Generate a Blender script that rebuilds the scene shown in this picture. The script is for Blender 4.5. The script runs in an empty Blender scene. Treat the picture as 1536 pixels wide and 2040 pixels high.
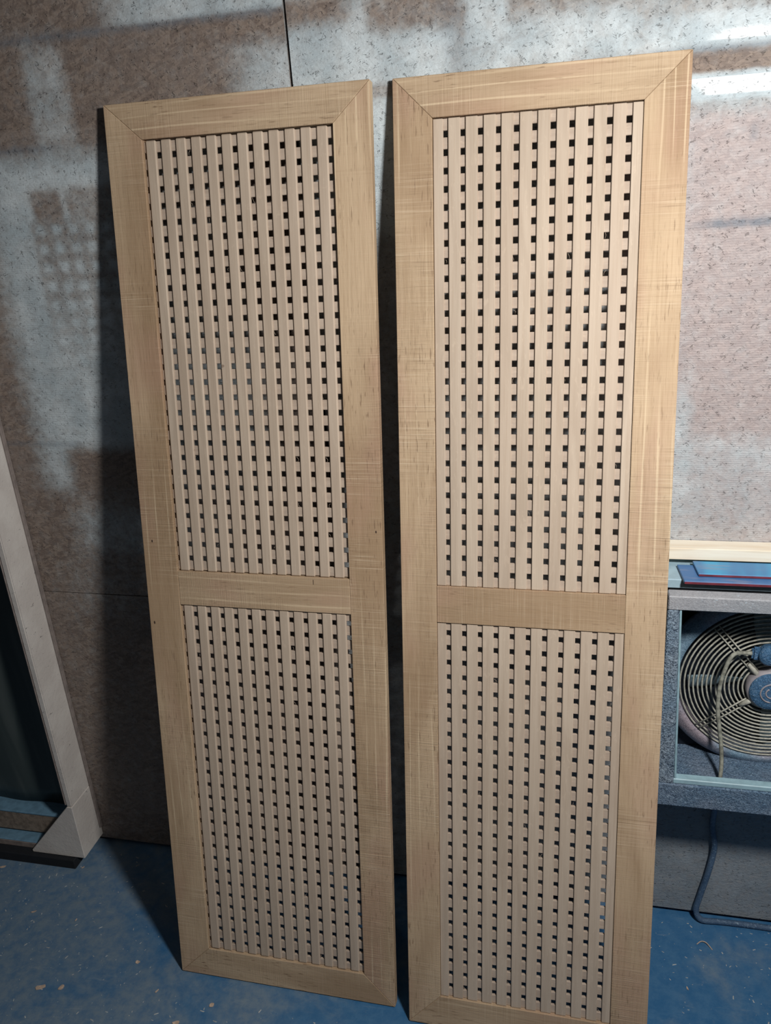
import bpy, bmesh, math, random
import numpy as np
from mathutils import Vector, Matrix
random.seed(7); rng = np.random.default_rng(7)
S = bpy.context.scene
C = S.collection

# ---------------------------------------------------------------- camera
YAW, PITCH, ROLL = 0.2517, -0.3906, -0.0736
cy, sy, cp, sp = math.cos(YAW), math.sin(YAW), math.cos(PITCH), math.sin(PITCH)
fwd = Vector((-sy*cp, cy*cp, sp)); rt = Vector((cy, sy, 0)); up = rt.cross(fwd)
cr, sr = math.cos(ROLL), math.sin(ROLL)
rt, up = cr*rt + sr*up, -sr*rt + cr*up
cam = bpy.data.cameras.new('camera'); camo = bpy.data.objects.new('camera', cam); C.objects.link(camo)
m = Matrix((rt, up, -fwd)).transposed().to_4x4(); m.translation = (0.3601, -1.5991, 1.7127)
camo.matrix_world = m
cam.sensor_fit = 'HORIZONTAL'; cam.sensor_width = 36; cam.lens = 1677.9/1536*36; cam.clip_start = 0.02
S.camera = camo
# ---------------------------------------------------------------- light
wd = bpy.data.worlds.new('world'); S.world = wd; wd.use_nodes = True
wd.node_tree.nodes['Background'].inputs[0].default_value = (0.84, 0.87, 0.92, 1)
wd.node_tree.nodes['Background'].inputs[1].default_value = 0.038
LAMP = Vector((.84, -1.13, 1.95))
ld = bpy.data.lights.new('work_lamp', 'AREA'); ld.shape = 'DISK'; ld.size = 0.17; ld.energy = 27
ld.color = (1.0, 0.985, 0.955)
lo = bpy.data.objects.new('work_lamp', ld); C.objects.link(lo); lo.location = LAMP
lo.rotation_euler = (Vector((0.10, -0.12, 0.95)) - LAMP).to_track_quat('-Z', 'Y').to_euler()
vs = S.view_settings; vs.view_transform = 'Standard'; vs.look = 'None'; vs.gamma = 1; vs.use_curve_mapping = False
vs.exposure = 0.0

# ---------------------------------------------------------------- mesh helpers
def link(name, me, mat=None, parent=None):
    o = bpy.data.objects.new(name, me); C.objects.link(o)
    if mat is not None and me is not None and not me.materials: me.materials.append(mat)
    if parent is not None: o.parent = parent
    return o
def tag(o, label, cat, group=None):
    o['label'] = label; o['category'] = cat
    if group: o['group'] = group
    return o
def empty(name, loc=(0, 0, 0)):
    o = bpy.data.objects.new(name, None); C.objects.link(o); o.location = loc; o.empty_display_size = .1
    return o
def bm_mesh(bm, name, smooth=False):
    me = bpy.data.meshes.new(name); bm.normal_update(); bm.to_mesh(me); bm.free()
    if smooth:
        me.polygons.foreach_set('use_smooth', [True]*len(me.polygons))
    return me
def box_bm(x0, x1, y0, y1, z0, z1, bev=0.0, seg=1):
    bm = bmesh.new(); bmesh.ops.create_cube(bm, size=1)
    for v in bm.verts:
        v.co = Vector(((x0+x1)/2+v.co.x*(x1-x0), (y0+y1)/2+v.co.y*(y1-y0), (z0+z1)/2+v.co.z*(z1-z0)))
    if bev: bmesh.ops.bevel(bm, geom=bm.edges[:], offset=bev, segments=seg, affect='EDGES')
    return bm
def box(name, x0, x1, y0, y1, z0, z1, mat, parent=None, bev=0.0, seg=1):
    return link(name, bm_mesh(box_bm(x0, x1, y0, y1, z0, z1, bev, seg), name), mat, parent)
def prism_bm(poly, y0, y1, bev=0.0):
    """poly: (x, z) counter-clockwise seen from the front (-y)"""
    bm = bmesh.new()
    f = [bm.verts.new((x, y0, z)) for x, z in poly]; b = [bm.verts.new((x, y1, z)) for x, z in poly]
    bm.faces.new(f); bm.faces.new(b[::-1])
    n = len(poly)
    for i in range(n):
        bm.faces.new((f[i], b[i], b[(i+1) % n], f[(i+1) % n]))
    bmesh.ops.recalc_face_normals(bm, faces=bm.faces[:])
    if bev: bmesh.ops.bevel(bm, geom=bm.edges[:], offset=bev, segments=1, affect='EDGES')
    return bm
def sweep_bm(path, rad, nseg=8, closed=False, bm=None):
    bm = bm or bmesh.new(); P = [Vector(p) for p in path]; n = len(P)
    rads = rad if hasattr(rad, '__len__') else [rad]*n
    rings = []; prev = None
    for i in range(n):
        if closed: t = P[(i+1) % n]-P[i-1]
        else: t = P[min(i+1, n-1)]-P[max(i-1, 0)]
        t.normalize()
        if prev is None:
            a = Vector((0, 1, 0)) if abs(t.y) < .9 else Vector((1, 0, 0)); u = (a - t*a.dot(t)).normalized()
        else: u = (prev - t*prev.dot(t)).normalized()
        prev = u; v = t.cross(u)
        rings.append([bm.verts.new(P[i]+(u*math.cos(2*math.pi*k/nseg)+v*math.sin(2*math.pi*k/nseg))*rads[i]) for k in range(nseg)])
    for i in range(n if closed else n-1):
        A, B = rings[i], rings[(i+1) % n]
        for k in range(nseg):
            bm.faces.new((A[k], A[(k+1) % nseg], B[(k+1) % nseg], B[k]))
    if not closed:
        bm.faces.new(rings[0][::-1]); bm.faces.new(rings[-1])
    bmesh.ops.recalc_face_normals(bm, faces=bm.faces[:])
    return bm
def spline(pts, n=8):
    P = [Vector(p) for p in pts]; P = [2*P[0]-P[1]]+P+[2*P[-1]-P[-2]]; out = []
    for i in range(1, len(P)-2):
        for k in range(n):
            t = k/n; a, b, c, d = P[i-1:i+3]
            out.append(.5*((2*b)+(c-a)*t+(2*a-5*b+4*c-d)*t*t+(3*b-a-3*c+d)*t**3))
    out.append(P[-2]); return out
def lathe_bm(prof, centre, nseg=48):
    """profile (r, y) turned about an axis along y through centre (x, z)"""
    bm = bmesh.new(); rings = []
    for r, y in prof:
        if r < 1e-6: rings.append([bm.verts.new((centre[0], y, centre[1]))])
        else: rings.append([bm.verts.new((centre[0]+r*math.cos(2*math.pi*k/nseg), y, centre[1]+r*math.sin(2*math.pi*k/nseg))) for k in range(nseg)])
    for A, B in zip(rings, rings[1:]):
        for k in range(nseg):
            q = [A[k % len(A)], A[(k+1) % len(A)], B[(k+1) % len(B)], B[k % len(B)]]
            q = list(dict.fromkeys(q))
            if len(q) > 2: bm.faces.new(q)
    bmesh.ops.recalc_face_normals(bm, faces=bm.faces[:])
    return bm

# ---------------------------------------------------------------- material helpers
class NT:
    def __init__(s, name):
        s.m = bpy.data.materials.new(name); s.m.use_nodes = True; s.t = s.m.node_tree
        s.b = s.t.nodes['Principled BSDF']
    def n(s, typ, **kw):
        nd = s.t.nodes.new('ShaderNode'+typ)
        for k, v in kw.items(): setattr(nd, k, v)
        return nd
    def put(s, sock, v):
        if isinstance(v, bpy.types.NodeSocket): s.t.links.new(v, sock)
        else:
            try: sock.default_value = v
            except Exception: sock.default_value = (*v, 1)
    def n_color(s, vec, scale):
        nd = s.n('TexNoise'); s.put(nd.inputs['Vector'], vec); nd.inputs['Scale'].default_value = scale
        return s.vmath('SUBTRACT', nd.outputs[1], (.5, .5, .5))
    def math(s, op, a, b=None, c=None, clamp=False):
        nd = s.n('Math', operation=op, use_clamp=clamp); s.put(nd.inputs[0], a)
        if b is not None: s.put(nd.inputs[1], b)
        if c is not None: s.put(nd.inputs[2], c)
        return nd.outputs[0]
    def vmath(s, op, a, b):
        nd = s.n('VectorMath', operation=op); s.put(nd.inputs[0], a); s.put(nd.inputs[1], b); return nd.outputs[0]
    def noise(s, vec, scale, detail=3, rough=.5, dist=0.0):
        nd = s.n('TexNoise'); s.put(nd.inputs['Vector'], vec); nd.inputs['Scale'].default_value = scale
        nd.inputs['Detail'].default_value = detail; nd.inputs['Roughness'].default_value = rough; nd.inputs['Distortion'].default_value = dist
        return nd.outputs[0]
    def ramp(s, v, a, b, lo=0.0, hi=1.0):
        nd = s.n('MapRange'); nd.interpolation_type = 'SMOOTHSTEP'; s.put(nd.inputs[0], v)
        nd.inputs[1].default_value = a; nd.inputs[2].default_value = b; nd.inputs[3].default_value = lo; nd.inputs[4].default_value = hi
        return nd.outputs[0]
    def mix(s, f, a, b, mode='MIX'):
        nd = s.n('Mix', data_type='RGBA', blend_type=mode); s.put(nd.inputs[0], f); s.put(nd.inputs[6], a); s.put(nd.inputs[7], b)
        return nd.outputs[2]
    def scale(s, vec, sc, rot=(0, 0, 0)):
        nd = s.n('Mapping'); s.put(nd.inputs[0], vec); nd.inputs['Scale'].default_value = sc; nd.inputs['Rotation'].default_value = rot
        return nd.outputs[0]
    def obj(s): return s.n('TexCoord').outputs['Object']
    def pos(s): return s.n('NewGeometry').outputs['Position']
    def rnd(s): return s.n('ObjectInfo').outputs['Random']
    def fin(s, col, rough=.6, height=None, bs=.3, bd=.001, spec=.4):
        s.put(s.b.inputs['Base Color'], col); s.put(s.b.inputs['Roughness'], rough); s.b.inputs['Specular IOR Level'].default_value = spec
        if height is not None:
            bp = s.n('Bump'); bp.inputs['Strength'].default_value = bs; bp.inputs['Distance'].default_value = bd
            s.put(bp.inputs['Height'], height); s.t.links.new(bp.outputs[0], s.b.inputs['Normal'])
        return s.m

def rough_oak(name, axis, light=(.56, .412, .27), dark=(.38, .258, .158), saw=.75, pore=1.0):
    N = NT(name); r = N.rnd()
    off = N.n('CombineXYZ'); N.put(off.inputs[0], N.math('MULTIPLY', r, 7.3)); N.put(off.inputs[1], N.math('MULTIPLY', r, 3.1)); N.put(off.inputs[2], N.math('MULTIPLY', r, 11.7))
    P = N.vmath('ADD', N.obj(), off.outputs[0])
    if axis == 'x':
        nd = N.n('Mapping'); N.put(nd.inputs[0], P); nd.inputs['Rotation'].default_value = (0, math.pi/2, 0); P = nd.outputs[0]
    # now grain runs along z
    big = N.noise(N.scale(P, (6, 6, 1.6)), 1.0, 3, .55, .6)
    fine = N.noise(N.scale(P, (260, 260, 9)), 1.0, 4, .6)
    pores = N.noise(N.scale(P, (420, 420, 26)), 1.0, 3, .6, .3)
    cut = N.noise(N.scale(P, (9, 9, 620)), 1.0, 4, .65)
    cut2 = N.noise(N.scale(P, (4, 4, 210)), 1.0, 3, .7)
    patch = N.ramp(N.noise(N.scale(P, (7, 7, 3.2)), 1.0, 2, .5), .42, .64)
    wv = N.n('TexWave', wave_type='BANDS', bands_direction='X'); N.put(wv.inputs['Vector'], N.scale(P, (9, 3, .55)))
    wv.inputs['Scale'].default_value = 1.5; wv.inputs['Distortion'].default_value = 5.5; wv.inputs['Detail'].default_value = 2; wv.inputs['Detail Scale'].default_value = 1.2
    ray = N.ramp(wv.outputs[1], .93, .995)
    ray = N.math('MULTIPLY', ray, N.ramp(N.noise(N.scale(P, (6, 6, 2)), 1.0, 2), .46, .62))
    c = N.mix(N.ramp(big, .36, .64), dark, light)
    c = N.mix(N.math('MULTIPLY', N.ramp(N.noise(N.scale(P, (11, 11, 4)), 1.0, 2), .48, .70), .55), c, (.46, .285, .20))
    c = N.mix(N.math('MULTIPLY', N.ramp(fine, .40, .75), .34), c, (.30, .19, .105))
    sawm = N.math('MULTIPLY', N.ramp(cut, .50, .74), N.math('ADD', N.math('MULTIPLY', patch, .30), .05))
    c = N.mix(sawm, c, (.68, .53, .37))
    c = N.mix(N.math('MULTIPLY', N.ramp(cut2, .58, .80), .30), c, (.33, .22, .135))
    c = N.mix(N.math('MULTIPLY', ray, .55), c, (.78, .62, .42))
    dk = N.ramp(N.noise(N.scale(P, (22, 22, 6)), 1.0, 4, .7), .66, .80)
    c = N.mix(N.math('MULTIPLY', dk, .55), c, (.24, .15, .09))
    dash = N.ramp(N.noise(N.scale(P, (330, 330, 34)), 1.0, 2, .5, .2), .60, .70)
    c = N.mix(N.math('MULTIPLY', dash, N.ramp(N.noise(N.scale(P, (8, 8, 2.5)), 1.0, 2), .35, .65, .12*pore, .75*pore)), c, (.20, .125, .075))
    mk = N.noise(N.scale(P, (5, 5, 560)), 1.0, 3, .7)
    mkp = N.ramp(N.noise(N.scale(P, (6, 6, 9)), 1.0, 3, .6), .46, .66)
    c = N.mix(N.math('MULTIPLY', N.ramp(mk, .54, .70), N.math('ADD', N.math('MULTIPLY', mkp, .75*saw), .10*saw)), c, (.72, .58, .42))
    c = N.mix(N.math('MULTIPLY', N.ramp(mk, .46, .32), N.math('MULTIPLY', mkp, .70*saw)), c, (.22, .14, .085))
    cut = N.math('ADD', cut, N.math('MULTIPLY', N.math('MULTIPLY', mk, mkp), 1.2*saw))
    h = N.math('ADD', N.math('MULTIPLY', cut, N.math('ADD', N.math('MULTIPLY', patch, .9), .25)), N.math('MULTIPLY', pores, .45))
    return N.fin(c, .78, h, .8, .0014, .25)
def slat_wood(name, axis, light=(.56, .455, .355), dark=(.46, .365, .28)):
    N = NT(name); r = N.rnd()
    off = N.n('CombineXYZ'); N.put(off.inputs[0], N.math('MULTIPLY', r, 17.3)); N.put(off.inputs[1], N.math('MULTIPLY', r, 5.1)); N.put(off.inputs[2], N.math('MULTIPLY', r, 31.7))
    P = N.vmath('ADD', N.obj(), off.outputs[0])
    if axis == 'x':
        nd = N.n('Mapping'); N.put(nd.inputs[0], P); nd.inputs['Rotation'].default_value = (0, math.pi/2, 0); P = nd.outputs[0]
    big = N.noise(N.scale(P, (40, 40, 3)), 1.0, 3, .55, .8)
    fine = N.noise(N.scale(P, (500, 500, 8)), 1.0, 4, .6)
    fl = N.noise(N.scale(P, (150, 150, 40), (0, .5, 0)), 1.0, 3, .6, 1.2)
    c = N.mix(N.ramp(big, .3, .7), dark, light)
    c = N.mix(N.math('MULTIPLY', N.ramp(fine, .45, .75), .30), c, (.38, .265, .18))
    c = N.mix(N.math('MULTIPLY', N.ramp(fl, .55, .72), .22), c, (.74, .60, .46))
    c = N.mix(N.math('MULTIPLY', r, .28), c, (.46, .35, .27))
    kn = N.ramp(N.noise(N.scale(P, (60, 60, 45)), 1.0, 2), .77, .82)
    c = N.mix(N.math('MULTIPLY', kn, .6), c, (.16, .10, .07))
    return N.fin(c, .68, fine, .25, .0006, .3)
def crust(name, base, spots, bstr=.9, sc=210, rough=.5, mixa=.5):
    """sprayed metal covered in wrinkled dried paint"""
    N = NT(name); P = N.pos()
    w = N.noise(P, sc, 3, .6, 1.6); w2 = N.noise(P, sc*.35, 3, .6, .8); b = N.noise(P, 9, 3, .55)
    c = N.mix(N.ramp(b, .35, .68), base, spots)
    c = N.mix(N.math('MULTIPLY', N.ramp(w, .50, .38), mixa), c, (.012, .03, .07))
    c = N.mix(N.math('MULTIPLY', N.ramp(w, .58, .72), .45), c, (.55, .70, .80))
    h = N.math('ADD', w, N.math('MULTIPLY', w2, .8))
    return N.fin(c, rough, h, bstr, .0065, .45)
def plain(name, col, rough=.6, var=.2, sc=60, spec=.4, bs=.15, bd=.001):
    N = NT(name); P = N.pos(); nz = N.noise(P, sc, 4, .6)
    c = N.mix(N.ramp(nz, .35, .7), col, tuple(v*(1-var) for v in col))
    return N.fin(c, rough, nz, bs, bd, spec)

M_stile = rough_oak('rough_sawn_oak_upright', 'z')
M_rail = rough_oak('rough_sawn_oak_level', 'x', (.54, .40, .265), (.375, .258, .16), .35, 1.25)
M_slat = slat_wood('planed_oak_slat', 'z')
M_knot = plain('dark_knot', (.07, .042, .028), .8, .4, 200)
M_bar = slat_wood('planed_oak_bar', 'x', (.50, .405, .325), (.41, .325, .26))

# ---------------------------------------------------------------- OSB wall with overspray
def osb_material():
    N = NT('oversprayed_strand_board'); P = N.pos()
    at = N.n('Attribute', attribute_name='spray'); sp_ = N.n('SeparateColor'); N.t.links.new(at.outputs['Color'], sp_.inputs[0])
    cov, mau, lin = sp_.outputs
    def flakes(rot, off):
        q = N.vmath('ADD', N.scale(P, (1, 1, 1), (0, rot, 0)), (off, 0, off*.7))
        q = N.vmath('ADD', q, N.vmath('MULTIPLY', N.n_color(q, 30), (.006, 0, .003)))
        v = N.n('TexVoronoi', feature='F1'); N.put(v.inputs['Vector'], N.scale(q, (40, 1, 190))); v.inputs['Scale'].default_value = 1
        sc_ = N.n('SeparateColor'); N.t.links.new(v.outputs['Color'], sc_.inputs[0]); return sc_.outputs[0], sc_.outputs[1], v.outputs['Distance'], q
    def pick(f, a_, b_):
        nd = N.n('Mix', data_type='FLOAT'); N.put(nd.inputs[0], f); N.put(nd.inputs[2], a_); N.put(nd.inputs[3], b_); return nd.outputs[0]
    A1, A2, A3, qA = flakes(.35, 0.0); B1, B2, B3, qB = flakes(-.7, 3.1); C1, C2, C3, qC = flakes(1.25, 7.7)
    mA, mB = N.math('GREATER_THAN', A2, .58), N.math('GREATER_THAN', B2, .5)
    strand = pick(mA, pick(mB, C1, B1), A1); sd = pick(mA, pick(mB, C3, B3), A3)
    strand = N.math('ADD', N.math('MULTIPLY', strand, .34), N.math('MULTIPLY', N.noise(N.scale(P, (60, 60, 160)), 1.0, 4, .65, .4), .66))
    ve = N.n('TexVoronoi', feature='DISTANCE_TO_EDGE'); N.put(ve.inputs['Vector'], N.scale(qA, (60, 1, 260))); ve.inputs['Scale'].default_value = 1
    vf = N.n('TexVoronoi', feature='DISTANCE_TO_EDGE'); N.put(vf.inputs['Vector'], N.scale(qB, (60, 1, 260))); vf.inputs['Scale'].default_value = 1
    base = N.mix(N.ramp(strand, .32, .68), (.17, .13, .11), (.27, .21, .172))
    base = N.mix(N.math('MULTIPLY', N.ramp(N.noise(P, 7, 3), .4, .7), .45), base, (.25, .205, .18))
    mv = N.mix(N.ramp(strand, .35, .68), (.40, .335, .33), (.47, .395, .385))
    base = N.mix(mau, base, mv)
    nz = N.noise(P, 45, 4, .65)
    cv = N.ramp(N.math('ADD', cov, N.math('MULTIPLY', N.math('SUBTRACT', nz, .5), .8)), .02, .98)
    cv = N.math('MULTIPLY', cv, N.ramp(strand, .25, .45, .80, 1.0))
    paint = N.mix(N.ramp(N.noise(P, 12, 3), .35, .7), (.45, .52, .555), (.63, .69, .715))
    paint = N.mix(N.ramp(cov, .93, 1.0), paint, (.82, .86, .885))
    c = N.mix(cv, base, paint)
    c = N.mix(N.math('MULTIPLY', lin, N.ramp(nz, .25, .6, .55, 1.0)), c, (.115, .155, .20))
    crack = N.math('MAXIMUM', N.math('MULTIPLY', N.ramp(ve.outputs['Distance'], .09, .02), N.ramp(N.noise(P, 95, 3, .6), .56, .66)),
                   N.math('MULTIPLY', N.ramp(vf.outputs['Distance'], .09, .02), N.ramp(N.noise(N.scale(P, (1, 1, 1), (0, .3, 0)), 88, 3, .6), .58, .68)))
    c = N.mix(N.math('MULTIPLY', crack, .5), c, (.06, .055, .055))
    ridge = N.n('TexWave', wave_type='BANDS', bands_direction='Z'); N.put(ridge.inputs['Vector'], P)
    ridge.inputs['Scale'].default_value = 75; ridge.inputs['Distortion'].default_value = 1.5; ridge.inputs['Detail'].default_value = 1
    h = N.math('ADD', N.math('MULTIPLY', strand, 1.0), N.math('MULTIPLY', ridge.outputs[1], .10))
    h = N.math('ADD', h, N.math('MULTIPLY', N.noise(P, 230, 3, .6), .45))
    h = N.math('SUBTRACT', h, N.math('MULTIPLY', crack, .5))
    return N.fin(c, .62, h, .75, .0028, .3)
M_osb = osb_material()
M_gap = plain('dark_backing', (.012, .013, .017), .9)

def sst(a, b, x):
    t = np.clip((x-a)/(b-a), 0, 1); return t*t*(3-2*t)
def sbox(x, z, x0, x1, z0, z1, sx=.02, sz=.02):
    return sst(x0-sx, x0+sx, x)*(1-sst(x1-sx, x1+sx, x))*sst(z0-sz, z0+sz, z)*(1-sst(z1-sz, z1+sz, z))
def over(c, a, v):
    return c*(1-a)+v*a
def spray_map(x, z):
    """how the dried overspray lies on the board: (grey-blue cover, mauve tint, dark stripe)"""
    c = np.full_like(x, .10); mv = np.zeros_like(x); ln = np.zeros_like(x)
    # --- board left of the upright seam
    L = x < -.1654
    a = c.copy()
    a = over(a, sbox(x, z, -.50, .5, 1.975, 3, .07, .006), .74)
    a = over(a, sbox(x, z, -.70, -.61, 1.78, 1.965, .02, .05), .52)
    a = over(a, sbox(x, z, -.27, .0, 1.78, 1.925, .06, .03), .66)
    a = over(a, sbox(x, z, -.850, -.30, 1.07, 1.775, .055, .04), .82)
    g = sbox(x, z, -.738, -.668, 1.648, 1.712, .010, .012); a = over(a, g, .24)
    g = sbox(x, z, -.66, -.3, 1.648, 1.715, .01, .012); a = over(a, g*.75, .25)
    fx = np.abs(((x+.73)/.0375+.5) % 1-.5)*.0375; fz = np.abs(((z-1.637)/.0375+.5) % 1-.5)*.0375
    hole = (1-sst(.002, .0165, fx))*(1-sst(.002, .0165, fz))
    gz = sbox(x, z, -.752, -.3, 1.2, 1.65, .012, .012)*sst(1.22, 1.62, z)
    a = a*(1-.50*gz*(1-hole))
    a = over(a, sbox(x, z, -.785, -.56, 1.06, 1.17, .035, .025), .06)
    a = over(a, sbox(x, z, -.80, -.4, .90, 1.03, .05, .04), .52)
    a = over(a, sbox(x, z, -.86, -.4, .70, .90, .06, .06), .25)
    a = over(a, sbox(x, z, -2, -.4, -.2, .72, .1, .08), .12)
    s = .5*sbox(x, z, -.82, -.12, 1.966, 1.978, .12, .006)+.45*sbox(x, z, -1, -.66, 1.781, 1.792, .05, .006)+.35*sbox(x, z, -1.2, -.74, 1.176, 1.186, .03, .006)
    # --- board right of the seam
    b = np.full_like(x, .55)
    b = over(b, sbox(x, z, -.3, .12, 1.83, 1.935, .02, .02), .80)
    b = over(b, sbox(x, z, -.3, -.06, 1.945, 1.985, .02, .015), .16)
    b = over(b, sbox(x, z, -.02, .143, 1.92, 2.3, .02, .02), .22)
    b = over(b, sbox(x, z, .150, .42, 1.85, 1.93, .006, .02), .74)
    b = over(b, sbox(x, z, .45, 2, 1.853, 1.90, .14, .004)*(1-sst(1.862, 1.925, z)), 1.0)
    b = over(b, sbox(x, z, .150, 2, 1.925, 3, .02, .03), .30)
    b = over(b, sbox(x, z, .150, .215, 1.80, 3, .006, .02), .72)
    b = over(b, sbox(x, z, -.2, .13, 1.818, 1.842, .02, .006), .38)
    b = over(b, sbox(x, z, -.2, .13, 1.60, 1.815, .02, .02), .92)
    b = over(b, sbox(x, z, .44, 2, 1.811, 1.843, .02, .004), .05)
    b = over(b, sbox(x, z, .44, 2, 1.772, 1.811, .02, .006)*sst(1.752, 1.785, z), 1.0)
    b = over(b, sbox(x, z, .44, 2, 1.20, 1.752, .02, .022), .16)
    b = over(b, sbox(x, z, .40, .548, 1.05, 1.30, .016, .07), .62)
    b = over(b, sbox(x, z, .40, .525, 1.30, 1.75, .02, .07), .32)
    b = over(b, sbox(x, z, .56, 2, .5, 1.16, .05, .10), .40)
    b = over(b, sbox(x, z, .40, 2, -.2, .5, .02, .05), .55)
    m_ = .85*sbox(x, z, .40, 2, .9, 1.76, .02, .02)
    t = .5*sbox(x, z, .44, 2, 1.842, 1.853, .02, .003)+.72*sbox(x, z, .545, 2, 1.574, 1.588, .035, .005)+.4*sbox(x, z, .610, .618, 1.705, 1.735, .004, .008)
    t = t+.55*sbox(x, z, .40, 2, -.2, .42, .02, .03)
    t = t+.25*sbox(x, z, .11, .150, 1.85, 2.0, .02, .05)
    c = np.where(L, a, b); mv = np.where(L, 0, m_); ln = np.where(L, s, t)
    # unseen stretches go on as plain oversprayed board
    return np.clip(c, 0, 1), np.clip(mv, 0, 1), np.clip(ln, 0, 1)
wall = link('wall_back', bm_mesh(box_bm(-2.2, 2.0, .019, .08, 0, 2.7), 'wall_back'), M_gap); wall['kind'] = 'structure'
def osb_panel(x0, x1, z0, z1, step):
    nx, nz = max(2, int((x1-x0)/step)), max(2, int((z1-z0)/step))
    X, Z = np.meshgrid(np.linspace(x0, x1, nx+1), np.linspace(z0, z1, nz+1))
    V = np.stack([X.ravel(), np.zeros(X.size), Z.ravel()], 1)
    i = np.arange(nx*nz); r, q = i//nx, i % nx; a = r*(nx+1)+q
    F = np.stack([a, a+1, a+nx+2, a+nx+1], 1).tolist()
    n0 = len(V)
    V = np.concatenate([V, [[x0, .0185, z0], [x1, .0185, z0], [x1, .0185, z1], [x0, .0185, z1]]])
    c0, c1, c2, c3 = 0, nx, (nx+1)*(nz+1)-1, (nx+1)*nz
    F.append([n0, n0+1, *range(c1, c0-1, -1)])
    F.append([n0+2, n0+3, *range(c3, c2+1)])
    F.append([n0+1, n0+2, *range(c2, c1-1, -(nx+1))])
    F.append([n0+3, n0, *range(c0, c3+1, nx+1)])
    F.append([n0+1, n0, n0+3, n0+2])
    me = bpy.data.meshes.new('panel'); me.from_pydata(V.tolist(), [], F); me.update()
    cv, mv, ln = spray_map(V[:, 0], V[:, 2])
    at = me.color_attributes.new('spray', 'FLOAT_COLOR', 'POINT')
    at.data.foreach_set('color', np.stack([cv, mv, ln, np.ones(len(V))], 1).astype(np.float32).ravel())
    return link('panel', me, M_osb, wall)
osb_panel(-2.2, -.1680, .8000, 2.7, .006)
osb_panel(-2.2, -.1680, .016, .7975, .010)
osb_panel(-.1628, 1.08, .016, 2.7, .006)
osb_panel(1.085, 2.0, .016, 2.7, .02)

# ---------------------------------------------------------------- floor
def floor_material():
    N = NT('blue_painted_concrete'); P = N.pos()
    n1 = N.noise(P, 4, 5, .65, .3); n2 = N.noise(P, 34, 6, .7, .2); n3 = N.noise(P, 170, 4, .6)
    xg = N.n('SeparateXYZ'); N.put(xg.inputs[0], P)
    c = N.mix(N.ramp(n2, .32, .7), (.034, .135, .290), (.055, .165, .315))
    dust = N.math('MULTIPLY', N.ramp(N.math('SUBTRACT', n1, N.math('MULTIPLY', xg.outputs[0], .17)), .42, .66), N.ramp(n2, .30, .66, .45, 1.0))
    c = N.mix(N.math('MULTIPLY', dust, .62), c, (.235, .275, .295))
    scr = N.ramp(N.noise(N.scale(P, (9, 45, 9), (0, 0, .7)), 1.0, 4, .7, 1.2), .60, .74)
    c = N.mix(N.math('MULTIPLY', scr, .22), c, (.33, .38, .41))
    rub = N.ramp(N.noise(P, 13, 3, .6, .5), .70, .78)
    c = N.mix(N.math('MULTIPLY', rub, .25), c, (.27, .25, .22))
    c = N.mix(N.math('MULTIPLY', N.ramp(n3, .66, .8), .3), c, (.45, .52, .56))
    h = N.math('ADD', N.math('MULTIPLY', n2, .9), N.math('MULTIPLY', n3, .5))
    return N.fin(c, N.ramp(n2, .3, .7, .42, .62), h, .45, .002, .45)
M_floor = floor_material()
fl = box('floor', -2.4, 2.2, -3.6, .08, -.06, 0, M_floor); fl['kind'] = 'structure'

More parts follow.
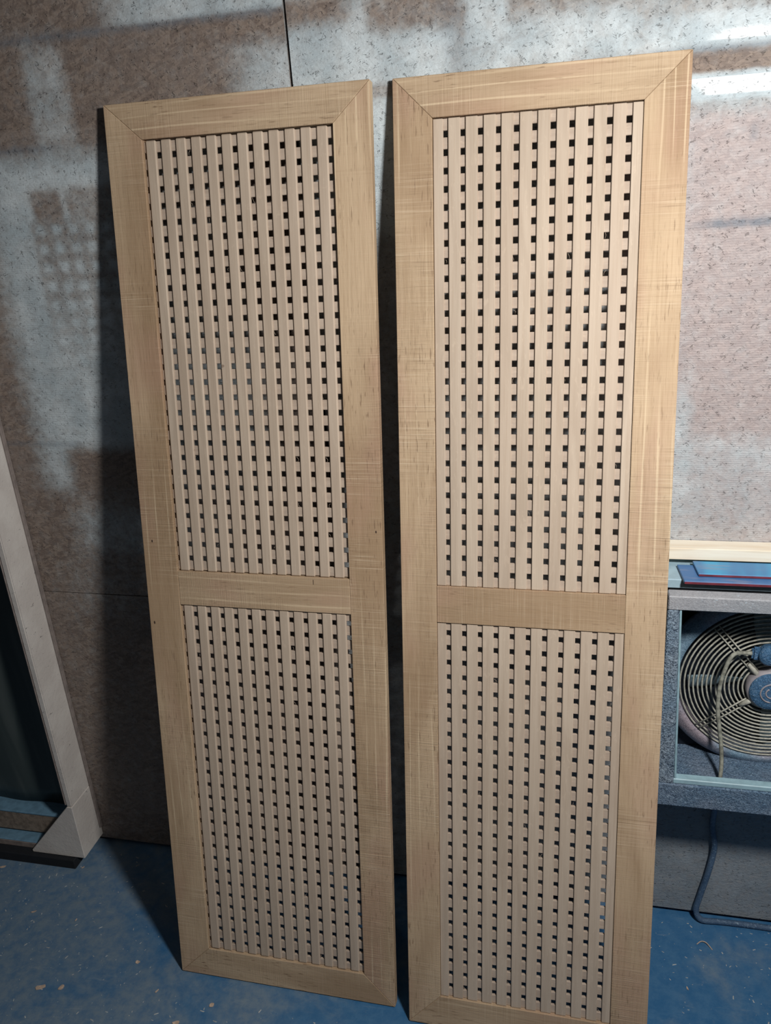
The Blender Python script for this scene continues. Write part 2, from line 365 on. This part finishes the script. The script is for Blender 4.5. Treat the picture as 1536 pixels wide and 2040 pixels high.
# ---------------------------------------------------------------- lattice doors
TH = .020
def lattice_door(x, y, yaw, lean, W, sl, sr_, a, b, mr, slats, rows_up, rows_lo, label, bevel, knots=(), ticks=()):
    c, s = math.cos(yaw), math.sin(yaw)
    U = Vector((c, s, 0)); V = Vector((-math.sin(lean)*s, math.sin(lean)*c, math.cos(lean))); D = V.cross(U)
    root = empty('lattice_door'); M = Matrix((U, D, V)).transposed().to_4x4(); M.translation = (x, y, TH*math.sin(lean))
    root.matrix_world = M; tag(root, label, 'door', 'oak lattice doors')
    OP = .8325; H = a+b+mr+2*OP; g = .0004
    def board(name, poly, mat):
        return link(name, bm_mesh(prism_bm(poly, 0, TH, .0009), name), mat, root)
    stA = board('stile', [(0, 0), (sl, b), (sl, H-a), (0, H)], M_stile)
    stB = board('stile', [(W, 0), (W, H), (W-sr_, H-a), (W-sr_, b)], M_stile)
    board('rail', [(g, 0), (W-g, 0), (W-sr_, b-g), (sl, b-g)], M_rail)
    board('rail', [(g, H), (sl, H-a+g), (W-sr_, H-a+g), (W-g, H)], M_rail)
    midr = board('rail', [(sl+.0003, b+OP), (W-sr_-.0003, b+OP), (W-sr_-.0003, b+OP+mr), (sl+.0003, b+OP+mr)], M_rail)
    sh = {}
    for z0, rows in ((b, rows_lo), (b+OP+mr, rows_up)):
        for k, (u0, u1) in enumerate(slats):
            key = round(u1-u0, 5)
            if key not in sh:
                sh[key] = bm_mesh(box_bm(0, u1-u0, 0, .0078, 0, OP-.0020, bevel, 1), 'slat')
            o = link('slat', sh[key], M_slat, root)
            o.location = (u0+random.uniform(-.0003, .0003), .0030+random.uniform(0, .0004), z0+.0006)
        hi, lo_ = rows; p = (hi-lo_)/26; gap = .0110
        for k in range(28):
            zc0 = lo_-p+gap/2+k*p; zc1 = zc0+p-gap
            zc0 = max(zc0, z0+.0003); zc1 = min(zc1, z0+OP-.0003)
            key = ('b', round(zc1-zc0, 5))
            if key not in sh:
                sh[key] = bm_mesh(box_bm(sl+.0004, W-sr_-.0004, 0, .0058, 0, zc1-zc0, .0008, 1), 'cross_bar')
            o = link('cross_bar', sh[key], M_bar, root); o.location = (0, .0070, zc0)
    for ku, kv, kr in knots:
        kb = lathe_bm([(0, -.00025), (kr*.6, -.0003), (kr, .0004)], (ku, kv), 10)
        for v in kb.verts: v.co.z = kv+(v.co.z-kv)*1.8
        link('knot', bm_mesh(kb, 'knot'), M_knot, stA if ku < W/2 else stB)['label'] = 'small dark knot'
    for ku, kv in ticks:
        link('pencil_mark', bm_mesh(box_bm(ku-.0006, ku+.0006, -.0002, .0004, kv-.0050, kv+.0050), 'pencil_mark'), M_knot, midr)['label'] = 'short dark pencil mark'
    # torn fibres left by the saw in some of the openings
    bm = bmesh.new()
    for k in range(34):
        z0, rows = random.choice(((b, rows_lo), (b+OP+mr, rows_up)))
        p = (rows[0]-rows[1])/26; i = random.randrange(len(slats)-1); zc = rows[1]+p*random.randrange(27)
        uc = slats[i][1]+random.uniform(.001, .006); ln_ = random.uniform(.004, .010)
        q = [(uc, .0085, zc-ln_/2), (uc+random.uniform(-.002, .003), .0055, zc), (uc+random.uniform(-.003, .004), .004+random.uniform(0, .003), zc+ln_/2)]
        sweep_bm(spline(q, 3), .00028, 4, bm=bm)
    f = link('torn_fibre', bm_mesh(bm, 'torn_fibre'), M_bar, root); f['kind'] = 'stuff'
    return root
slL = [(.0790+.0303*k, .0790+.0303*k+.0202) for k in range(12)]
lattice_door(-.5326, -.3518, -.0107, .1767, .5130, .0734, .0690, .0653, .0720, .0729, slL, (1.7824, 1.0041), (.8822, .0936),
             'oak lattice door leaning at the left, beside the cream frame, darker of the two', .0020, [(.0103, .8613, .0026), (.0214, 1.0396, .0022), (.5009, 1.0752, .0020)], [(.3689, .9679)])
slR = [(.0694, .0866)]+[(.0957+.03042*k, .0957+.03042*k+.0208) for k in range(10)]+[(.3999, .4163)]
lattice_door(.0167, -.3830, -.0120, .1962, .4881, .0687, .0712, .0683, .0735, .0729, slR, (1.7856, 1.0032), (.8833, .0980),
             'brighter oak lattice door leaning at the right, in front of the fan box', .0009)

# ---------------------------------------------------------------- cream frame at the left
M_cream = crust('cream_painted_wood', (.47, .425, .385), (.54, .50, .455), .35, 150, .7, .10)
N = NT('cream_paint'); P = N.pos(); nz = N.noise(P, 90, 4, .6); ck = N.ramp(N.noise(N.scale(P, (70, 70, 160)), 1.0, 3, .6, 1.2), .68, .73)
c_ = N.mix(N.ramp(N.noise(P, 14, 3), .35, .7), (.60, .55, .51), (.68, .635, .59)); c_ = N.mix(N.math('MULTIPLY', ck, .7), c_, (.10, .09, .085))
M_cream = N.fin(c_, .6, N.math('SUBTRACT', nz, ck), .5, .002, .35)
M_edge = plain('grey_brown_edge', (.27, .225, .205), .75, .3, 50)
M_blue_sill = plain('faded_blue_paint', (.16, .30, .42), .55, .25, 40)
M_raw = plain('raw_brown_wood', (.27, .215, .17), .8, .4, 90, .3, .5, .002)
M_plinth = plain('black_plinth', (.010, .012, .016), .85)
def film_material():
    N = NT('dark_green_film'); P = N.pos()
    w = N.noise(N.scale(P, (14, 5, 2.5)), 1.0, 2, .5, .7); c = N.mix(N.ramp(w, .4, .7), (.038, .052, .052), (.085, .100, .096))
    return N.fin(c, .42, w, .3, .01, .45)
M_film = film_material()
fr = empty('booth_frame', (-.95, -.05, .03)); tag(fr, 'cream painted wooden frame around a dark green sheet, at the left edge', 'frame')
I = Matrix.Translation((.95, .05, -.03))
def fpart(name, bm, mat, smooth=False):
    o = link(name, bm_mesh(bm, name, smooth), mat, fr); o.matrix_parent_inverse = I; return o
fpart('jamb', box_bm(-.9545, -.9380, -.0930, -.0005, .205, 2.1, .0025, 2), M_cream)
o = fpart('edge_strip', box_bm(-.9570, -.9548, -.0945, -.0005, .21, 2.1, .0006), M_edge)
fpart('back_lip', box_bm(-.9376, -.9325, -.0110, -.0004, .06, 2.1, .001), M_edge)
fpart('gusset', prism_bm([(-.9375, .0305), (-.9375, .2045), (-.9530, .2045), (-1.1000, .0365), (-1.0975, .0305)], -.0955, -.0005, .0015), M_cream)
fpart('sill', box_bm(-1.70, -1.0, -.0500, -.0006, .056, .1190, .002), M_raw)['label'] = 'bare brown sill face'
fpart('sill_top', box_bm(-1.70, -.965, -.0520, -.0006, .1195, .1260, .0015), M_blue_sill)['label'] = 'faded blue sill top'
fpart('sill_step', box_bm(-1.70, -1.06, -.0800, -.0006, .0305, .0500, .002), M_blue_sill)
fpart('sill_edge', box_bm(-1.70, -1.07, -.0825, -.0802, .0305, .0470, .0005), M_edge)
# hanging sheet with soft folds
nx, nz = 60, 40; bm = bmesh.new(); rows = []
for j in range(nz+1):
    z = .127+j/nz*1.95; row = []
    for i in range(nx+1):
        x = -1.72+i/nx*.760; fo = .0045*math.sin(x*34+1.3*math.sin(z*2.2))*max(0, 1-z*.35)
        row.append(bm.verts.new((x, -.008+fo*.7, z)))
    rows.append(row)
for j in range(nz):
    for i in range(nx): bm.faces.new((rows[j][i], rows[j][i+1], rows[j+1][i+1], rows[j+1][i]))
o = fpart('sheet', bm, M_film, True); o['label'] = 'dark green hanging sheet'
md = o.modifiers.new('thick', 'SOLIDIFY'); md.thickness = .0008
box('base_block', -1.62, -.965, -.1080, -.0010, 0, .0300, M_plinth, None, .002)
tag(bpy.data.objects['base_block'], 'black block on the floor under the cream frame', 'block')

# ---------------------------------------------------------------- exhaust fan in its box
M_fgrey = crust('overspray_grey_metal', (.30, .315, .34), (.36, .36, .38), .35, 160, .55, .15)
M_fblue = crust('overspray_blue_metal', (.20, .30, .41), (.31, .38, .46), 1.0, 175, .45, .85)
M_fbot = crust('overspray_blue_sill', (.13, .215, .32), (.20, .26, .35), .8, 190, .45, .55)
M_cyan = plain('pale_cyan_paint', (.33, .50, .57), .45, .2, 50)
M_inner = plain('shaded_blue_panel', (.009, .014, .024), .6, .4, 60, .3, .6, .003)  # dark blue, blackened so the colour carries the shade inside the box
M_shroud = crust('shroud_blue', (.19, .30, .40), (.40, .33, .37), .45, 200, .45, .4)
M_wire = plain('dusty_cream_wire', (.50, .49, .42), .55, .35, 160, .4, .4, .0008)
M_blade = plain('pale_blue_blade', (.22, .32, .37), .5, .3, 60)
M_motor = plain('motor_grey_pink', (.36, .33, .35), .5, .25, 40)
M_cap = crust('motor_cap_blue', (.06, .155, .29), (.085, .19, .33), .7, 170, .42, .4)
YF = -.170
FX, FZ, GY = .7280, .6960, -.050
fan = empty('exhaust_fan', (FX, -.08, .47)); tag(fan, 'paint-crusted exhaust fan in a blue box frame on the wall', 'fan')
FI = Matrix.Translation((-FX, .08, -.47))
def gpart(name, bm, mat, smooth=False, parent=None):
    o = link(name, bm_mesh(bm, name, smooth), mat, parent or fan); o.matrix_parent_inverse = FI if parent is None else Matrix.Identity(4)
    return o
bx0, bx1, bz0, bz1 = .5125, .955, .4715, .9520
ix0, ix1, iz0, iz1 = .5400, .925, .5400, .9230
gpart('box_rail', box_bm(bx0, bx1, YF, YF+.028, iz1, bz1, .002), M_fgrey)
gpart('box_rail', prism_bm([(bx0, bz0), (bx1, bz0-.003), (bx1, iz0-.0125), (bx0, iz0-.0125)], YF, YF+.030, .003), M_fbot)
gpart('box_post', prism_bm([(bx0, iz0-.0115), (ix0+.006, iz0-.0115), (ix0-.007, iz1-.0008), (bx0, iz1-.0008)], YF+.0005, YF+.028, .002), M_fblue)
gpart('box_post', box_bm(ix1, bx1, YF+.0005, YF+.028, iz0-.0115, iz1-.0008, .002), M_fblue)
gpart('ledge', box_bm(ix0+.004, ix1, YF+.002, YF+.0200, iz0-.0120, iz0-.0005, .0015), M_cyan)['label'] = 'pale cyan ledge'
gpart('lip', prism_bm([(ix0+.0062, iz0), (ix0+.0105, iz0), (ix0-.0025, iz1-.001), (ix0-.0065, iz1-.001)], YF+.003, YF+.0300, .0008), M_cyan)
gpart('side_panel', box_bm(bx0, bx0+.006, YF+.029, -.001, bz0, .925, .001), M_fblue)
gpart('side_panel', box_bm(bx1-.006, bx1, YF+.029, -.001, bz0, .925, .001), M_fblue)
gpart('floor_panel', box_bm(bx0+.007, bx1-.007, YF+.031, -.001, bz0, .5000, .001), M_fbot)
gpart('top_light_blocker', box_bm(bx0+.007, bx1-.007, YF+.029, -.001, .9245, .9300, .0005), M_plinth)  # added over the open box top to block lamp light; near-black as shade
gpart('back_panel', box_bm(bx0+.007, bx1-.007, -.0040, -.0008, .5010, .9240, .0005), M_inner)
# shroud ring
sh_ = gpart('shroud', lathe_bm([(r_, y_+.014) for r_, y_ in ((.1735, -.020), (.1740, -.058), (.1765, -.064), (.1885, -.062), (.2050, -.050), (.2080, -.046), (.2065, -.043), (.1885, -.054), (.1785, -.056), (.1775, -.020), (.1735, -.020))], (FX, FZ), 72), M_shroud, True)
sh_['label'] = 'blue and pink sprayed shroud ring'
# guard
for k in range(15):
    r = .1700-k*.0085
    if r < .048: break
    n = 72 if r > .1 else 48; dy = -.006*(1-(r/.1700)**2)
    gpart('guard_ring', sweep_bm([(FX+r*math.cos(2*math.pi*i/n), GY+dy+random.uniform(-.0004, .0004), FZ+r*math.sin(2*math.pi*i/n)) for i in range(n)], .0019, 6, True), M_wire, True)
for ang in (220, 130, 40, -50):
    a = math.radians(ang); d = Vector((math.cos(a), 0, math.sin(a))); e = Vector((-math.sin(a), 0, math.cos(a)))
    for s in (-.0055, .0055):
        q = [Vector((FX, GY-.0088, FZ))+d*.043+e*s, Vector((FX, GY-.0085, FZ))+d*.10+e*s, Vector((FX, GY-.0035, FZ))+d*.1685+e*s]
        gpart('guard_spoke', sweep_bm(q, .0016, 6), M_wire, True)
# blades at rest behind the guard
for k in range(4):
    a0 = math.radians(187+90*k); bm = bmesh.new(); g = []
    for i in range(9):
        t = i/8; r = .045+t*.108; row = []
        for j in range(7):
            w = (j/6-.5)*(.34-.06*t); an = a0+w*(1.0 if t < .85 else .88)
            row.append(bm.verts.new((FX+r*math.cos(an), -.019+w*.050-.004*math.cos(w*5), FZ+r*math.sin(an))))
        g.append(row)
    for i in range(8):
        for j in range(6): bm.faces.new((g[i][j], g[i+1][j], g[i+1][j+1], g[i][j+1]))
    bmesh.ops.recalc_face_normals(bm, faces=bm.faces[:]); bmesh.ops.solidify(bm, geom=bm.faces[:], thickness=.0022)
    gpart('fan_blade', bm, M_blade, True)
gpart('hub', lathe_bm([(0, -.008), (.043, -.008), (.045, -.012), (.045, -.034), (.030, -.038), (0, -.038)], (FX, FZ), 40), M_blade, True)
mo = gpart('motor', lathe_bm([(0, -.039), (.043, -.039), (.046, -.043), (.046, -.066), (.0435, -.0705), (.040, -.072)], (FX, FZ), 48), M_motor, True)
cap = gpart('motor_cap', lathe_bm([(.0415, -.0690), (.0415, -.0735), (.039, -.0765), (.029, -.0785), (0, -.0795)], (FX, FZ), 48), M_cap, True, mo)
cap['label'] = 'round blue motor end cap'
for r, a0, a1 in ((.021, 95, 265), (.011, 120, 330)):
    q = [(FX+r*math.cos(math.radians(a0+(a1-a0)*i/16)), -.0790, FZ+r*math.sin(math.radians(a0+(a1-a0)*i/16))) for i in range(17)]
    e_ = gpart('raised_letter', sweep_bm(q, .0016, 6), M_motor, True, mo)
for ang in (130, 220):
    a = math.radians(ang); q = [(FX+math.cos(a)*.041, -.064, FZ+math.sin(a)*.041), (FX+math.cos(a)*.056, -.062, FZ+math.sin(a)*.056), (FX+math.cos(a)*.070, -.060, FZ+math.sin(a)*.070)]
    gpart('bolt', sweep_bm(q, [.0055, .0050, .0035], 8), M_wire, True)
gpart('terminal_cap', lathe_bm([(0, -.062), (.016, -.062), (.020, -.068), (.020, -.084), (.016, -.0885), (.006, -.090), (0, -.089)], (.7150, .7830), 32), M_cap, True)
gpart('terminal_bracket', box_bm(.6840, .7020, -.0780, -.0650, .7680, .7960, .004, 2), M_cap)

# cord from the motor down through the box and across the floor
M_cord = crust('crusted_cord', (.10, .16, .22), (.30, .30, .27), .6, 260, .55, .35)
pc = spline([(.6830, -.0820, .7880), (.6575, -.0800, .7855), (.6444, -.0820, .7744), (.6329, -.0860, .7361), (.6281, -.0890, .6964), (.6296, -.0920, .6499), (.6401, -.0980, .5808), (.6431, -.1070, .5387), (.6420, -.1150, .5050)], 6)
o = link('motor_cord', bm_mesh(sweep_bm(pc, .0042, 8), 'motor_cord', True), plain('cream_cord', (.36, .36, .30), .6, .6, 70, .3, .6, .003))
tag(o, 'cream and blue cord hanging in front of the fan guard', 'cord')
pw = spline([(.648, -.055, .4690), (.652, -.045, .400), (.654, -.018, .300), (.664, -.014, .233), (.657, -.013, .157), (.644, -.012, .078), (.638, -.014, .034), (.652, -.018, .010), (.690, -.015, .0075), (.75, -.014, .0075), (.84, -.016, .0075), (1.0, -.02, .0075)], 8)
o = link('power_cord', bm_mesh(sweep_bm(pw, .0068, 10), 'power_cord', True), crust('blue_cord', (.055, .105, .185), (.10, .16, .25), .4, 200, .5, .3))
tag(o, 'thick blue cord running down the wall below the fan and along the floor', 'cord')

# ---------------------------------------------------------------- boards lying on top of the fan box
M_plank = plain('pale_blue_plank', (.36, .50, .58), .5, .15, 40)
o = box('shelf_plank', .455, 1.05, -.1020, -.0010, .9335, .9520, M_plank, None, .0012)
tag(o, 'pale blue shelf plank under the blue boards, above the fan box', 'shelf')
def blue_board_mat(name, col, streak):
    N = NT(name); P = N.pos(); w = N.noise(N.scale(P, (14, 2, 2)), 1.0, 2, .5)
    c = N.mix(N.ramp(w, .52, .62), col, streak); c = N.mix(N.math('MULTIPLY', N.ramp(N.noise(N.scale(P, (10, 60, 2)), 1.3, 2), .55, .7), .5), c, (.24, .26, .36))
    return N.fin(c, .4, w, .05, .001, .45)
M_red = plain('red_board_edge', (.20, .035, .055), .6, .4, 30)
def flat_board(name, x0, x1, y0, y1, z0, z1, mat, label, skew):
    bm = box_bm(x0, x1, y0, y1, z0, z1, .0008)
    for v in bm.verts:
        if v.co.x < (x0+x1)/2: v.co.x -= (v.co.y-y0)*skew
    o = link(name, bm_mesh(bm, name), mat); tag(o, label, 'board')
    bm = box_bm(x0+.0005, x1, y0-.0012, y0-.0001, z0+.0006, z1-.0010, .0002)
    link('board_edge', bm_mesh(bm, 'board_edge'), M_red, o)['label'] = 'dark red front edge'
    return o
flat_board('painted_board', .5435, 1.05, -.1200, -.0500, .9525, .9585, blue_board_mat('blue_board_a', (.055, .16, .36), (.075, .19, .40)), 'wide blue painted board lying on the shelf plank, lower of two', .10)
flat_board('painted_board', .5705, 1.05, -.0990, -.0440, .9590, .9645, blue_board_mat('blue_board_b', (.06, .22, .44), (.06, .34, .58)), 'narrow blue board with bright streaks lying on the wider blue board', .10)
N = NT('pale_pine'); P = N.pos(); gr = N.noise(N.scale(P, (6, 60, 120)), 1.0, 3, .6, .6)
M_pine = N.fin(N.mix(N.ramp(gr, .35, .72), (.90, .82, .68), (.80, .68, .52)), .6, gr, .15, .001, .3)
o = box('pine_batten', .44, 1.08, -.0425, -.0020, .9650, .9895, M_pine, None, .0012)
tag(o, 'bright pale pine batten lying on the blue boards against the wall', 'batten')

# ---------------------------------------------------------------- chips and dust on the floor
M_chip = plain('wood_chip', (.60, .46, .36), .75, .3, 120)
def chip(x, y, ln_, wd_, rot, label, group=None):
    bm = bmesh.new(); n = 9; vs_ = []
    for i in range(n):
        a = 2*math.pi*i/n; rr = random.uniform(.7, 1.1)
        vs_.append(bm.verts.new((math.cos(a)*ln_/2*rr, math.sin(a)*wd_/2*rr, .0012+.0016*math.cos(a)**2+random.uniform(0, .0006))))
    cv = bm.verts.new((0, 0, .0016))
    for i in range(n): bm.faces.new((vs_[i], vs_[(i+1) % n], cv))
    bmesh.ops.recalc_face_normals(bm, faces=bm.faces[:]); bmesh.ops.solidify(bm, geom=bm.faces[:], thickness=.0010)
    zmin = min(v.co.z for v in bm.verts)
    for v in bm.verts: v.co.z -= zmin
    o = link('wood_chip', bm_mesh(bm, 'wood_chip'), M_chip); o.location = (x, y, .0001); o.rotation_euler = (0, 0, rot)
    tag(o, label, 'wood chip', group); return o
chip(-.8478, -.4481, .030, .012, .45, 'largest pale wood chip on the blue floor, lower left corner', 'wood chips on the floor')
chip(-.7972, -.4406, .016, .011, 1.2, 'blunt wood chip just right of the largest chip on the floor', 'wood chips on the floor')
chip(-.6507, -.3471, .014, .009, 0, 'rounded wood chip on the floor nearest the left door foot', 'wood chips on the floor')
chip(-.9957, -.2564, .017, .006, .5, 'thin pointed wood chip on the floor in front of the cream frame', 'wood chips on the floor')
chip(-.8696, -.2608, .008, .004, 1.5, 'tiny wood chip on the floor right of the thin pointed one', 'wood chips on the floor')
chip(-1.1757, -.1330, .020, .009, .4, 'wood chip beside the black block at the far left edge', 'wood chips on the floor')
chip(-.4284, -.4212, .013, .010, .8, 'wood chip in front of the left door bottom rail', 'wood chips on the floor')
chip(-.5686, -.4103, .012, .004, 1.1, 'slim whitish sliver on the floor just left of the left door foot', 'wood chips on the floor')
chip(-.4900, -.4750, .018, .010, .3, 'wood chip at the bottom edge of the picture below the left door', 'wood chips on the floor')
chip(-.9480, -.0990, .010, .005, 1.0, 'wood chip at the corner of the cream frame foot', 'wood chips on the floor')
# curled shaving on the right
q = spline([(.635, -.082, .001), (.645, -.075, .004), (.656, -.078, .005), (.668, -.092, .001)], 5)
o = link('wood_shaving', bm_mesh(sweep_bm(q, .0012, 5), 'wood_shaving', True), M_chip); tag(o, 'thin curled shaving on the floor below the fan, right of the doors', 'shaving')
chip(.6032, -.2019, .010, .004, 1.9, 'small reddish chip on the floor right of the right door', 'wood chips on the floor')
# fine dust and flakes, beyond counting
n = 2600; V = []; F = []
for i in range(n):
    x = random.uniform(-1.3, 1.1); y = random.uniform(-1.0, -.02)
    if -.60 < x < .53 and y > -.41: continue
    s_ = random.choice((.0006, .0008, .0011, .0015, .0022)); a = random.uniform(0, math.pi); l_ = s_*random.uniform(1, 2.6)
    ca, sa = math.cos(a), math.sin(a); k = len(V); h = random.uniform(.0004, .0013)
    for dx, dy in ((-l_, -s_*.6), (l_, -s_*.4), (l_*.8, s_*.5), (-l_*.7, s_*.6)):
        V.append((x+dx*ca-dy*sa, y+dx*sa+dy*ca, 0.0001))
    V.append((x, y, h))
    F += [(k, k+1, k+4), (k+1, k+2, k+4), (k+2, k+3, k+4), (k+3, k, k+4)]
me = bpy.data.meshes.new('sawdust'); me.from_pydata(V, [], F); me.update()
o = link('sawdust', me, plain('dust_flake', (.50, .52, .52), .7, .3, 30)); o['kind'] = 'stuff'; tag(o, 'fine pale sawdust flakes scattered over the blue floor', 'sawdust')
